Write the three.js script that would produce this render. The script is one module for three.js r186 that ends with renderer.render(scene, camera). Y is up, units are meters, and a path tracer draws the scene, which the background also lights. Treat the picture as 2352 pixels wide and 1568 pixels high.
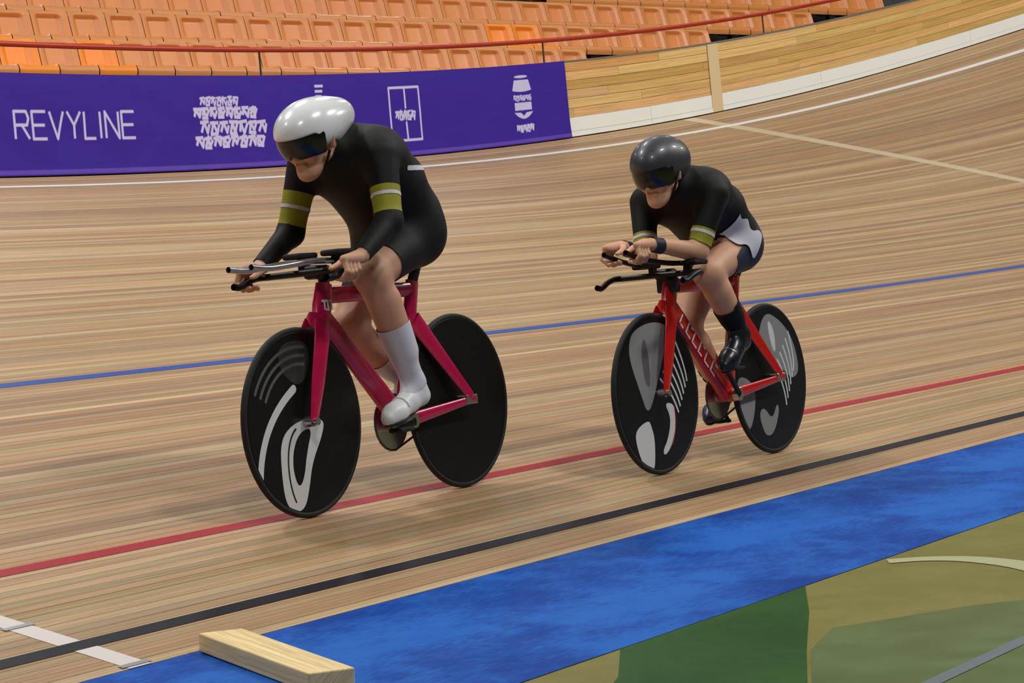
import * as THREE from 'three';
import { mergeGeometries } from 'three/addons/utils/BufferGeometryUtils.js';
import { RoundedBoxGeometry } from 'three/addons/geometries/RoundedBoxGeometry.js';
import { RectAreaLightUniformsLib } from 'three/addons/lights/RectAreaLightUniformsLib.js';

// ---------------------------------------------------------------- camera, light level
const scene = new THREE.Scene();
const FOCAL = 5605.9, FRAME_H = 1568;
const camera = new THREE.PerspectiveCamera(2 * Math.atan(FRAME_H / 2 / FOCAL) * 180 / Math.PI, 2352 / 1568, 0.1, 300);
camera.position.set(0, 0.925, 0);
camera.rotation.set(-0.0212, 0, 0);
camera.rotateZ(-0.0815);
camera.updateMatrixWorld();
const renderer = new THREE.WebGLRenderer({ antialias: true });
renderer.toneMapping = THREE.LinearToneMapping;
renderer.toneMappingExposure = 0.94;
renderer.shadowMap.enabled = true;
RectAreaLightUniformsLib.init();
scene.background = new THREE.Color(0x000000);
const LAMP_NITS = 60;
// lamps: [along the straight, outward from the track's inner edge, brightness, tilt towards the track]
const LAMPS = [[-9, 7.5, 0.7, 0], [-1, 7.5, 1.6, 0], [7, 7.5, 0.75, 0], [15, 7.5, 0.25, 0], [23, 7.5, 0.2, 0], [31, 7.5, 0.2, 0], [-8, -8, 1.3, 0.9], [4, -8, 1.6, 0.95], [16, -8, 2.0, 0.98], [28, -8, 2.4, 0.98], [6, 19, 0.45, 0], [18, 19, 0.4, 0], [30, 19, 0.4, 0]];

// ---------------------------------------------------------------- helpers
const V3 = (x, y, z) => new THREE.Vector3(x, y, z);
const rgb = (r, g, b) => new THREE.Color().setRGB(r / 255, g / 255, b / 255, THREE.SRGBColorSpace);
let seed = 12345;
const rnd = () => { seed = (seed * 1664525 + 1013904223) >>> 0; return seed / 4294967296; };
const taken = {};
function numbered(n) { taken[n] = (taken[n] ?? -1) + 1; return taken[n] ? n + '_' + String(taken[n]).padStart(3, '0') : n; }
function mesh(name, geo, mat, parent) { const m = new THREE.Mesh(geo, mat); m.name = name; (parent || scene).add(m); return m; }
function thing(name, label, category, group, kind) {
  const g = new THREE.Group(); g.name = numbered(name); scene.add(g);
  g.userData = { label, category };
  if (group) g.userData.group = group;
  if (kind) g.userData.kind = kind;
  return g;
}
function tag(m, label, category, group, kind) { m.name = numbered(m.name); m.userData = { label, category }; if (group) m.userData.group = group; if (kind) m.userData.kind = kind; return m; }
const std = (o) => new THREE.MeshStandardMaterial(o);
const phy = (o) => new THREE.MeshPhysicalMaterial(o);
const clamp = (x, a, b) => Math.min(b, Math.max(a, x));
const lerp = (a, b, t) => a + (b - a) * t;
const sstep = (a, b, x) => { const t = clamp((x - a) / (b - a), 0, 1); return t * t * (3 - 2 * t); };
function box(w, h, d, x, y, z, r = 0.004) { const g = new RoundedBoxGeometry(w, h, d, 1, Math.min(r, w / 3, h / 3, d / 3)); g.translate(x, y, z); return g; }
function geoFrom(pos, idx, uv, col) {
  const g = new THREE.BufferGeometry();
  g.setAttribute('position', new THREE.Float32BufferAttribute(pos, 3));
  if (uv) g.setAttribute('uv', new THREE.Float32BufferAttribute(uv, 2));
  if (col) g.setAttribute('color', new THREE.Float32BufferAttribute(col, 3));
  g.setIndex(idx); g.computeVertexNormals(); return g;
}
// value noise that tiles
const lattice = new Float32Array(65536).map(() => rnd());
function vnoise(x, y, px, py, sd = 0) {
  const x0 = Math.floor(x), y0 = Math.floor(y), fx = x - x0, fy = y - y0, sx = fx * fx * (3 - 2 * fx), sy = fy * fy * (3 - 2 * fy);
  const m = (a, n) => ((a % n) + n) % n, h = (i, j) => lattice[(m(i, px) * 131 + m(j, py) * 311 + sd * 1013) & 65535];
  return lerp(lerp(h(x0, y0), h(x0 + 1, y0), sx), lerp(h(x0, y0 + 1), h(x0 + 1, y0 + 1), sx), sy);
}
function dataTex(w, h, fn, srgb = true) {
  const d = new Uint8Array(w * h * 4);
  for (let j = 0; j < h; j++) for (let i = 0; i < w; i++) { const c = fn(i / w, j / h), k = (j * w + i) * 4; d[k] = clamp(c[0], 0, 255); d[k + 1] = clamp(c[1], 0, 255); d[k + 2] = clamp(c[2], 0, 255); d[k + 3] = 255; }
  const t = new THREE.DataTexture(d, w, h); t.wrapS = t.wrapT = THREE.RepeatWrapping; t.magFilter = THREE.LinearFilter; t.minFilter = THREE.LinearMipmapLinearFilter; t.generateMipmaps = true;
  if (srgb) t.colorSpace = THREE.SRGBColorSpace; t.needsUpdate = true; return t;
}
function canvasTex(w, h, draw) {
  const c = document.createElement('canvas'); c.width = w; c.height = h; draw(c.getContext('2d'), w, h);
  const t = new THREE.CanvasTexture(c); t.colorSpace = THREE.SRGBColorSpace; t.magFilter = THREE.LinearFilter; return t;
}

// ---------------------------------------------------------------- the track as a surface
const PHI = 0.5607, WIDTH = 9.936, BAND = 1.017, BAND_DROP = 0.0814, BAL_H = 0.8536;
const U0 = -16, U1 = 48, STEP = 0.05, curve = [];
{
  const n = Math.round((U1 - U0) / STEP), ang = (u) => { const v = clamp(u, -15, 40); return PHI + 0.000087 * u + 0.000142 * v * v / 2; };
  let x = 0, z = -4.372 / Math.sin(PHI); const fw = [], bw = [];
  for (let u = 0; u <= U1 + 1e-6; u += STEP) { fw.push([u, x, z, ang(u)]); x += Math.sin(ang(u)) * STEP; z -= Math.cos(ang(u)) * STEP; }
  x = 0; z = -4.372 / Math.sin(PHI);
  for (let u = 0; u >= U0 - 1e-6; u -= STEP) { bw.unshift([u, x, z, ang(u)]); x -= Math.sin(ang(u)) * STEP; z += Math.cos(ang(u)) * STEP; }
  curve.push(...bw.slice(0, -1), ...fw);
}
function frameAt(u) { const f = clamp((u - curve[0][0]) / STEP, 0, curve.length - 1.001), i = Math.floor(f), t = f - i, a = curve[i], b = curve[i + 1]; return { x: lerp(a[1], b[1], t), z: lerp(a[2], b[2], t), p: lerp(a[3], b[3], t) }; }
function bankAt(u) { let t = 0.23665 + 0.000146 * u + 0.000053 * u * u + 0.0000126 * u * u * u; t = Math.max(0.05, t); if (t > 0.62) t = 0.62 + 0.2 * (1 - Math.exp(-(t - 0.62) / 0.2)); return Math.atan(t); }
// point at u along and s across the banked boards; up: height above the boards; for the balustrade use wallPoint
function trackPoint(u, s, up = 0) {
  const f = frameAt(u), b = bankAt(u), d = s * Math.cos(b) - up * Math.sin(b), h = s * Math.sin(b) + (-0.000653 - 0.000192 * clamp(u, -15, 45)) * s * s + up * Math.cos(b);
  return [f.x - Math.cos(f.p) * d, h, f.z - Math.sin(f.p) * d];
}
function wallPoint(u, h, off = 0) {   // off: towards the infield
  const f = frameAt(u), b = bankAt(u), l = 0.0194 - 0.001866 * u, d = WIDTH * Math.cos(b) - h * Math.sin(l) - off, y = WIDTH * Math.sin(b) + (-0.000653 - 0.000192 * clamp(u, -15, 45)) * WIDTH * WIDTH + h * Math.cos(l);
  return [f.x - Math.cos(f.p) * d, y, f.z - Math.sin(f.p) * d];
}
// the same on the boards as built: straight between whole metres of u
function boardPoint(u, s, up) { const a = Math.floor(u), t = u - a, p = trackPoint(a, s, up), q = trackPoint(a + 1, s, up); return [0, 1, 2].map((i) => lerp(p[i], q[i], t)); }
function flatPoint(u, w, y) { const f = frameAt(u); return [f.x + Math.cos(f.p) * w, y, f.z + Math.sin(f.p) * w]; }
// strip of quads between two edges that run along u
function strip(us, edgeA, edgeB, uvScale, colorAt, n = 1) {
  const pos = [], uv = [], col = [], idx = [];
  us.forEach((u, i) => { for (let k = 0; k <= n; k++) { const a = edgeA(u), b = edgeB(u), t = k / n; pos.push(lerp(a[0], b[0], t), lerp(a[1], b[1], t), lerp(a[2], b[2], t)); if (uvScale) uv.push(...uvScale(u, t)); if (colorAt) col.push(...colorAt(u, t)); } });
  for (let i = 0; i < us.length - 1; i++) for (let k = 0; k < n; k++) { const a = i * (n + 1) + k, b = a + 1, c = a + n + 1, d = c + 1; idx.push(a, b, c, b, d, c); }
  return geoFrom(pos, idx, uvScale ? uv : null, colorAt ? col : null);
}
const range = (a, b, st) => { const r = []; const n = Math.max(1, Math.round((b - a) / st)); for (let i = 0; i <= n; i++) r.push(a + (b - a) * i / n); return r; };

// ---------------------------------------------------------------- materials of the place
const grainTex = dataTex(1024, 256, (x, y) => {
  const v = 0.5 * vnoise(x * 10, y * 64, 10, 64, 1) + 0.3 * vnoise(x * 36, y * 128, 36, 128, 2) + 0.2 * vnoise(x * 4, y * 24, 4, 24, 3), f = 0.80 + 0.34 * v;
  return [250 * f, 247 * f, 243 * f];
});
grainTex.repeat.set(1, 1);
const grainBump = dataTex(512, 128, (x, y) => { const v = 255 * vnoise(x * 12, y * 64, 12, 64, 5); return [v, v, v]; }, false);
const woodM = phy({ map: grainTex, vertexColors: true, roughness: 0.5, specularIntensity: 0.45, bumpMap: grainBump, bumpScale: 0.0004 });
const underM = std({ color: rgb(70, 52, 38), roughness: 0.9 });
const blueTex = dataTex(1024, 512, (x, y) => {
  const a = vnoise(x * 7, y * 4, 7, 4, 7), b = vnoise(x * 26, y * 20, 26, 20, 8), c = vnoise(x * 90, y * 160, 90, 160, 9), t = clamp(0.62 * a + 0.26 * b + 0.22 * c - 0.05, 0, 1), k = sstep(0.25, 0.8, t);
  return [lerp(2, 30, k), lerp(58, 98, k), lerp(144, 186, k)];
});
const blueM = phy({ map: blueTex, roughness: 0.6, specularIntensity: 0.2 });
const floorTex = dataTex(1024, 1024, (x, y) => {
  const a = vnoise(x * 9, y * 9, 9, 9, 11), b = vnoise(x * 40, y * 40, 40, 40, 12), c = vnoise(x * 200, y * 200, 200, 200, 13), t = 0.5 * a + 0.3 * b + 0.2 * c;
  return [lerp(108, 134, t), lerp(104, 126, t), lerp(44, 66, t)];
});
const infieldM = phy({ map: floorTex, roughness: 0.5, specularIntensity: 0.3 });
const greenTex = dataTex(512, 512, (x, y) => { const t = 0.6 * vnoise(x * 6, y * 6, 6, 6, 14) + 0.4 * vnoise(x * 60, y * 60, 60, 60, 15); return [lerp(24, 44, t), lerp(68, 90, t), lerp(16, 30, t)]; });
const greenM = phy({ map: greenTex, roughness: 0.45, specularIntensity: 0.2 });
const plaster = std({ color: rgb(190, 188, 182), roughness: 0.95 });
const concreteTex = dataTex(512, 512, (x, y) => { const t = 0.5 * vnoise(x * 12, y * 12, 12, 12, 16) + 0.5 * vnoise(x * 120, y * 120, 120, 120, 17), v = lerp(62, 88, t); return [v, v * 0.99, v * 0.96]; });
const concreteM = std({ map: concreteTex, roughness: 0.92 });

// ---------------------------------------------------------------- hall
const hallTurn = Math.PI / 2 - PHI;
const tDir = V3(Math.sin(PHI), 0, -Math.cos(PHI)), oDir = V3(-Math.cos(PHI), 0, -Math.sin(PHI));
const edge0 = V3(0, 0, -4.372 / Math.sin(PHI));
const hallAt = (along, out, y) => edge0.clone().addScaledVector(tDir, along).addScaledVector(oDir, out).setY(y);
function slab(name, w, h, d, along, out, y, m, label, cat) {
  const g = new THREE.BoxGeometry(w, h, d); const o = tag(mesh(name, g, m), label, cat, null, 'structure');
  o.position.copy(hallAt(along, out, y)); o.rotation.y = hallTurn; return o;
}
function planeUV(geo, sc) { const p = geo.attributes.position, u = []; for (let i = 0; i < p.count; i++) u.push(p.getX(i) * sc, p.getZ(i) * sc); geo.setAttribute('uv', new THREE.Float32BufferAttribute(u, 2)); return geo; }
const fl = slab('floor', 112, 0.3, 84, 12, 0, -BAND_DROP - 0.15, infieldM, 'olive green glossy sports floor of the infield', 'floor');
planeUV(fl.geometry, 1 / 3);
slab('ceiling', 112, 0.4, 84, 12, 0, 17.2, plaster, 'pale ceiling high over the cycling hall', 'ceiling');
slab('wall_far', 112, 17.4, 0.4, 12, 42, 8.5, plaster, 'pale hall wall behind the orange seats', 'wall');
slab('wall_near', 112, 17.4, 0.4, 12, -42, 8.5, plaster, 'pale hall wall across the infield', 'wall');
slab('wall_left', 0.4, 17.4, 84, -44, 0, 8.5, plaster, 'pale end wall of the hall past the finish line', 'wall');
slab('wall_right', 0.4, 17.4, 84, 68, 0, 8.5, plaster, 'pale end wall of the hall beyond the bend', 'wall');

// infield markings, each a thin painted sheet on the floor
const FLOOR_Y = -BAND_DROP;
function floorPatch(name, pts, m, lift, sc = 0.5) {
  const sh = new THREE.Shape(pts.map((p) => new THREE.Vector2(p[0], -p[1]))), g = new THREE.ShapeGeometry(sh, 12);
  g.rotateX(-Math.PI / 2); planeUV(g, sc); g.translate(0, FLOOR_Y + lift, 0);
  const o = mesh(name, g, m); o.updateMatrixWorld(); fl.updateMatrixWorld(); fl.attach(o); return o;
}
const edgeAt = (u, w) => { const p = flatPoint(u, w, 0); return [p[0], p[2]]; };
{
  // green court beside the blue band
  floorPatch('green_court', [edgeAt(0.0 + 0.15, BAND), edgeAt(2.12, BAND), [0.86, -7.69], [0.80, -7.1], [0.70, -6.35], [0.60, -5.5], [0.5, -4.6], [-0.2, -4.4], [0.05, -5.4], [0.2, -6.2]].filter((p, i) => i !== 1 && i !== 0).concat([[0.228, -6.68]]), greenM, 0.001);
  const midGreen = phy({ specularIntensity: 0.3, map: dataTex(256, 256, (x, y) => { const t = vnoise(x * 20, y * 20, 20, 20, 19); return [lerp(84, 100, t), lerp(104, 120, t), lerp(56, 72, t)]; }), roughness: 0.34 });
  floorPatch('mid_green_court', [[0.82, -6.74], [1.25, -6.95], [1.75, -7.05], [2.6, -7.0], [2.6, -4.2], [0.52, -4.4], [0.62, -5.6], [0.72, -6.4]], midGreen, 0.0012);
  const lineM = std({ color: rgb(178, 182, 138), roughness: 0.35 });
  const arc = new THREE.CatmullRomCurve3([V3(1.19, 0, -8.12), V3(1.30, 0, -8.11), V3(1.41, 0, -8.04), V3(1.50, 0, -7.90), V3(1.57, 0, -7.70), V3(1.62, 0, -7.3), V3(1.6, 0, -6.85), V3(1.5, 0, -6.4)]).getPoints(40), arcA = [], arcB = [];
  arc.forEach((p, i) => { const q = arc[Math.min(i + 1, 40)], r = arc[Math.max(i - 1, 0)], d = Math.hypot(q.x - r.x, q.z - r.z), nx = -(q.z - r.z) / d * 0.055, nz = (q.x - r.x) / d * 0.055; arcA.push([p.x + nx, p.z + nz]); arcB.push([p.x - nx, p.z - nz]); });
  floorPatch('arc_line', arcA.concat(arcB.reverse()), lineM, 0.0022);
  floorPatch('grey_line', [[0.925, -5.79], [1.235, -6.28], [1.6, -6.86], [1.64, -6.835], [1.275, -6.25], [0.965, -5.76], [0.5, -5.02], [0.46, -5.05]], std({ color: rgb(98, 112, 118), roughness: 0.4 }), 0.0025);
}

// ---------------------------------------------------------------- banked wooden track
const US = range(-14, 44, 1);
const track = thing('track', 'banked cycling track of long narrow pale wooden boards', 'track', null, 'structure');
const toneList = [[186, 154, 117], [176, 143, 108], [190, 162, 124], [165, 134, 101], [180, 148, 106], [171, 146, 110], [156, 128, 99], [183, 156, 122], [178, 138, 103], [168, 142, 104]];
const lin = toneList.map((c) => c.map((v, i) => [175, 146, 111][i] + 1.5 * (v - [175, 146, 111][i]))).map((c) => rgb(...c)).map((c) => [c.r, c.g, c.b]);
{
  const n = 220, w = WIDTH / n, gap = 0.0022;
  for (let i = 0; i < n; i++) {
    const a = i * w + gap / 2, b = (i + 1) * w - gap / 2, lift = (rnd() - 0.5) * 0.0006, du = rnd() * 6, dv = rnd(), base = lin[Math.floor(rnd() * lin.length)], k = 0.93 + 0.14 * rnd();
    const runs = []; let u = -15; while (u < 46) { const t = lin[Math.floor(rnd() * lin.length)], m = 0.35; runs.push([u, [0, 1, 2].map((q) => k * lerp(base[q], t[q], m))]); u += 4 + 5 * rnd(); }
    const colorAt = (u) => { let c = runs[0][1]; for (const r of runs) if (r[0] <= u) c = r[1]; return c; };
    const top = strip(US, (u) => trackPoint(u, a, lift), (u) => trackPoint(u, b, lift), (u, t) => [(u + du) / 6, dv + t * w / 0.3], colorAt);
    const s1 = strip(US, (u) => trackPoint(u, a, -0.006), (u) => trackPoint(u, a, lift), (u, t) => [(u + du) / 6, dv], colorAt);
    const s2 = strip(US, (u) => trackPoint(u, b, lift), (u) => trackPoint(u, b, -0.006), (u, t) => [(u + du) / 6, dv], colorAt);
    mesh('plank', mergeGeometries([top, s1, s2]), woodM, track);
  }
  mesh('track_bed', strip(US, (u) => trackPoint(u, 0, -0.006), (u) => trackPoint(u, WIDTH, -0.006), null, null, 12), underM, track);
  const across = (name, s0, s1, color, up, rough = 0.45) => mesh(name, strip(US, (u) => trackPoint(u, s0, up), (u) => trackPoint(u, s1, up)), phy({ color, roughness: rough, specularIntensity: 0.25 }), track);
  across('measuring_line', 0.195, 0.255, rgb(28, 28, 36), 0.0016);
  across('sprinters_line', 0.845, 0.905, rgb(162, 40, 50), 0.0014);
  across('stayers_line', 3.005, 3.078, rgb(54, 82, 150), 0.0014);
  across('upper_white_line', WIDTH - 0.64, WIDTH - 0.555, rgb(226, 222, 218), 0.0014);
  const cross = (name, u0, u1, s0, s1, color) => { const ss = range(s0, s1, 0.25); mesh(name, strip(ss, (s) => boardPoint(u0, s, 0.0012), (s) => boardPoint(u1, s, 0.0012)), std({ color, roughness: 0.45 }), track); };
  cross('finish_line', -1.955, -2.0, 0, WIDTH, rgb(214, 204, 198));
  cross('finish_line', -2.0, -2.045, 0, WIDTH, rgb(214, 204, 198));
  for (const s0 of [0.01, 0.435]) mesh('timing_tape', strip(range(s0, s0 + 0.02, 0.02), (s) => boardPoint(-1.94, s, 0.003), (s) => boardPoint(-2.06, s, 0.003)), std({ color: rgb(225, 225, 228), roughness: 0.22, metalness: 0.6 }), track);
  cross('pursuit_line', 18.90, 18.64, 0.3, WIDTH - 0.02, rgb(196, 178, 146));
}
const band = tag(mesh('blue_band', strip(range(-14, 44, 1), (u) => flatPoint(u, BAND, -BAND_DROP + 0.002), (u) => flatPoint(u, 0, -0.001), (u, t) => [u / 2.6, t * BAND / 1.3], null, 4), blueM), 'mottled blue painted apron along the inner edge of the boards', 'apron', null, 'structure');

// ---------------------------------------------------------------- balustrade, banner, handrail
const bal = thing('balustrade', 'golden plank balustrade with white kickboard round the top of the track', 'balustrade', null, 'structure');
{
  const tones = [[232, 188, 118], [222, 176, 106], [238, 198, 130], [214, 168, 102], [230, 188, 126]].map((c) => rgb(...c)).map((c) => [c.r, c.g, c.b]);
  const rows = 6, h0 = 0.225, hh = (BAL_H - 0.012 - h0) / rows;
  const plank = (ua, ub, a, b, off, m, col, name) => {
    const us = range(ua + 0.0015, ub - 0.0015, 0.8), du = rnd() * 6, dv = rnd(), c = () => col, uv = (u, t) => [(u + du) / 6, dv + t * (b - a) / 0.3];
    const f = strip(us, (u) => wallPoint(u, b, off), (u) => wallPoint(u, a, off), uv, col ? c : null), tp = strip(us, (u) => wallPoint(u, b, off - 0.018), (u) => wallPoint(u, b, off), uv, col ? c : null), bt = strip(us, (u) => wallPoint(u, a, off), (u) => wallPoint(u, a, off - 0.018), uv, col ? c : null);
    return mesh(name, mergeGeometries([f, tp, bt]), m, bal);
  };
  for (let r = 0; r < rows; r++) { let u = -14 + (r % 2) * 1.3; let first = -14; while (first < 44) { const ub = Math.min(44, first === -14 ? u + 3 : first + 3.6 + 0.8 * rnd()); const col = tones[Math.floor(rnd() * tones.length)].map((v) => v * (0.94 + 0.12 * rnd())); plank(first, ub, h0 + r * hh + 0.002, h0 + (r + 1) * hh - 0.002, 0, woodM, col, 'plank'); first = ub; } }
  const whiteM = std({ color: rgb(242, 242, 234), roughness: 0.5 });
  for (let u = -14; u < 44; u += 4) { plank(u, u + 4, 0.072, 0.224, 0.006, whiteM, null, 'kickboard'); plank(u, u + 4, 0.012, 0.069, 0.010, whiteM, null, 'kickboard'); }
  mesh('backing', mergeGeometries([strip(US, (u) => wallPoint(u, BAL_H, -0.03), (u) => wallPoint(u, -0.02, -0.03)), strip(US, (u) => wallPoint(u, -0.25, -0.07), (u) => wallPoint(u, BAL_H, -0.07))]), std({ color: rgb(110, 86, 58), roughness: 0.85 }), bal);
  const capM = std({ color: rgb(128, 122, 112), roughness: 0.5, metalness: 0.3 });
  const capE = [[0.006, BAL_H - 0.012], [0.006, BAL_H + 0.006], [-0.076, BAL_H + 0.006], [-0.076, BAL_H - 0.012]];
  mesh('cap_rail', mergeGeometries([0, 1, 2].map((i) => strip(US, (u) => wallPoint(u, capE[i + 1][1], capE[i + 1][0]), (u) => wallPoint(u, capE[i][1], capE[i][0])))), capM, bal);
  // the pursuit line carried up the boards
  mesh('painted_stripe', strip(range(0.012, BAL_H - 0.014, 0.2), (h) => wallPoint(19.36, h, 0.0115), (h) => wallPoint(19.60, h, 0.0115)), std({ color: rgb(222, 196, 150), roughness: 0.5 }), bal);
}
const BU0 = 5.0, BU1 = 16.3;
{
  const W = 2048, H = Math.round(2048 * (BAL_H + 0.01) / (BU1 - BU0)), px = (u) => (u - BU0) / (BU1 - BU0) * W, py = (h) => (1 - h / (BAL_H + 0.01)) * H;
  const tex = canvasTex(W, H, (c) => {
    c.fillStyle = 'rgb(60,36,150)'; c.fillRect(0, 0, W, H);
    for (let i = 0; i < 500; i++) { c.fillStyle = `rgba(${70 + 30 * rnd()},${50 + 20 * rnd()},${150 + 30 * rnd()},0.05)`; c.fillRect(rnd() * W, rnd() * H, 20 + 90 * rnd(), 1 + 5 * rnd()); }
    c.fillStyle = 'rgb(96,72,176)'; c.fillRect(0, py(0.055), W, py(0.012) - py(0.055));
    const white = 'rgb(205,200,232)'; c.fillStyle = white; c.strokeStyle = white; c.lineCap = 'butt'; c.lineJoin = 'round';
    // line-drawn wordmark
    const word = 'REVYLINE', x0 = px(7.86), x1 = px(9.36), yt = py(0.545), yb = py(0.315), ws = [1, 1, 1, 1, 0.85, 0.4, 1, 1], cw = (x1 - x0) / 7.25, ym = (yt + yb) / 2; c.lineWidth = 5;
    const S = (...p) => { c.beginPath(); p.forEach((q, i) => (i ? c.lineTo(q[0], q[1]) : c.moveTo(q[0], q[1]))); c.stroke(); };
    [...word].forEach((ch, i) => {
      const at = ws.slice(0, i).reduce((p, v) => p + v, 0), a = x0 + at * cw + 4, b = x0 + (at + ws[i]) * cw - 4, m = (a + b) / 2, y = yt, z = yb;
      if (ch === 'R') { S([a, z], [a, y], [b - 4, y], [b, (y + ym) / 2], [b - 4, ym], [a, ym]); S([m, ym], [b, z]); }
      if (ch === 'E') { S([b, y], [a, y], [a, z], [b, z]); S([a, ym], [b - 3, ym]); }
      if (ch === 'V') S([a, y], [m, z], [b, y]);
      if (ch === 'Y') { S([a, y], [m, ym], [b, y]); S([m, ym], [m, z]); }
      if (ch === 'L') S([a, y], [a, z], [b, z]);
      if (ch === 'I') S([m, y], [m, z]);
      if (ch === 'N') S([a, z], [a, y], [b, z], [b, y]);
    });
    // hand-drawn lettering in four slanting lines
    const scrawl = (u0, u1, ha, hb, n, lw) => { c.lineWidth = lw; const a = px(u0), b = px(u1), w = (b - a) / n, t = py(hb), d = py(ha), h = d - t; for (let i = 0; i < n; i++) { const l = a + i * w; S([l + w * 0.1, d - h * 0.25 * rnd()], [l + w * (0.2 + 0.3 * rnd()), t + h * 0.25 * rnd()], [l + w * (0.5 + 0.3 * rnd()), d - h * 0.3 * rnd()], [l + w * 0.95, t + h * 0.4 * rnd()]); S([l, t + h * (0.1 + 0.15 * rnd())], [l + w * 0.9, t + h * (0.05 + 0.15 * rnd())]); if (i % 2) S([l, d - h * 0.12 * rnd()], [l + w * 0.8, d - h * 0.1 * rnd()]); } };
    scrawl(10.22, 10.76, 0.585, 0.675, 7, 4); scrawl(10.12, 11.02, 0.475, 0.575, 8, 6); scrawl(10.2, 11.14, 0.325, 0.455, 7, 6); scrawl(10.12, 11.1, 0.205, 0.31, 8, 6);
    // badge partly behind the white helmet
    c.lineWidth = 3; for (let k = 0; k < 4; k++) c.fillRect(px(11.9) - k * 0, py(0.765 - k * 0.05), 24 - k * 3, 5); scrawl(11.86, 12.12, 0.40, 0.56, 3, 4);
    // square frame with a strip of small lettering across it
    c.lineWidth = 5; c.strokeRect(px(13.07), py(0.705), px(13.57) - px(13.07), py(0.17) - py(0.705)); c.fillRect(px(13.315), py(0.70), 5, py(0.18) - py(0.70));
    c.fillStyle = 'rgb(60,36,150)'; c.fillRect(px(13.13), py(0.49), px(13.51) - px(13.13), py(0.36) - py(0.49)); c.fillStyle = white; scrawl(13.15, 13.49, 0.375, 0.475, 5, 4);
    // round-headed emblem over bars
    const ex = px(15.43), er = px(15.61) - ex; c.beginPath(); c.ellipse(ex, py(0.735), er * 0.7, 3, 0, 0, 7); c.fill();
    c.beginPath(); c.moveTo(ex - er * 0.75, py(0.70)); c.lineTo(ex + er * 0.75, py(0.70)); c.lineTo(ex + er, py(0.585)); c.quadraticCurveTo(ex, py(0.555), ex - er, py(0.585)); c.fill();
    scrawl(15.26, 15.6, 0.475, 0.535, 6, 3); c.fillRect(ex - er * 0.9, py(0.455), er * 1.8, py(0.37) - py(0.455));
    c.beginPath(); c.moveTo(ex - er, py(0.35)); c.quadraticCurveTo(ex, py(0.20), ex + er, py(0.35)); c.lineTo(ex + er * 0.3, py(0.345)); c.lineTo(ex, py(0.31)); c.lineTo(ex - er * 0.3, py(0.345)); c.fill();
    scrawl(15.27, 15.6, 0.135, 0.215, 5, 4);
  });
  const us = range(BU0, BU1, 0.06), pos = [], uv = [], idx = [], n = 14;
  us.forEach((u) => { for (let k = 0; k <= n; k++) { const t = k / n, h = t * (BAL_H + 0.006); const wr = 0.006 * (vnoise(u * 2.2 + 3.1 * t, t * 3 + 0.3 * u, 997, 997, 3) - 0.5) + 0.006 * (vnoise(u * 5 - 4 * t, t * 2, 997, 997, 4) - 0.5) * (1 - t) + 0.014 * Math.pow(1 - t, 6) - 0.006 * Math.pow(t, 10); const p = wallPoint(u, Math.max(0.008, h), 0.02 + wr); pos.push(...p); uv.push((u - BU0) / (BU1 - BU0), t); } });
  for (let i = 0; i < us.length - 1; i++) for (let k = 0; k < n; k++) { const a = i * (n + 1) + k, b = a + 1, c = a + n + 1, d = c + 1; idx.push(a, c, b, b, c, d); }
  const m = mesh('banner', geoFrom(pos, idx, uv), phy({ map: tex, roughness: 0.55, specularIntensity: 0.3 }));
  tag(m, 'long purple sponsor banner with white lettering hung on the balustrade', 'banner');
}
{
  const g = thing('handrail', 'dark red tubular handrail above the balustrade in front of the seats', 'handrail');
  const redM = std({ color: rgb(176, 44, 18), roughness: 0.35, metalness: 0.1 }), greyM = std({ color: rgb(70, 64, 62), roughness: 0.5, metalness: 0.5 });
  const pts = range(-14, 44, 1).map((u) => V3(...wallPoint(u, 1.105, -0.045)));
  mesh('rail', new THREE.TubeGeometry(new THREE.CatmullRomCurve3(pts), 160, 0.024, 10), redM, g);
  for (let u = -12.8; u < 44; u += 4.8) { const a = V3(...wallPoint(u, BAL_H, -0.045)), b = V3(...wallPoint(u, 1.105, -0.045)); mesh('post', new THREE.TubeGeometry(new THREE.LineCurve3(a, b), 1, 0.010, 8), greyM, g); }
}

// ---------------------------------------------------------------- grandstand and seats
const PHS = 0.778, sT = V3(Math.sin(PHS), 0, -Math.cos(PHS)), sN = V3(-Math.cos(PHS), 0, -Math.sin(PHS)), standTurn = Math.PI / 2 - PHS;
const standAt = (along, dist, y) => V3(0, 0, 0).addScaledVector(sT, along).addScaledVector(sN, dist).setY(y);
const ROW_D = 21, ROW_STEP = 0.8, LIP = [3.63, 4.055, 4.495, 4.975, 5.45, 5.93];
{
  const st = thing('grandstand', 'dark concrete steps that carry the rows of orange seats', 'grandstand', null, 'structure');
  LIP.forEach((y, k) => {
    const top = y - 0.40, g = new THREE.BoxGeometry(60, top + 0.4, k === LIP.length - 1 ? 3 : ROW_STEP + 0.02); planeUV(g, 0.5);
    const m = mesh('step', g, concreteM, st); const d = ROW_D - 0.12 + ROW_STEP * k;
    m.position.copy(standAt(24, d + (k === LIP.length - 1 ? 1.5 : ROW_STEP / 2), (top - 0.4) / 2)); m.rotation.y = standTurn;
  });
}
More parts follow.
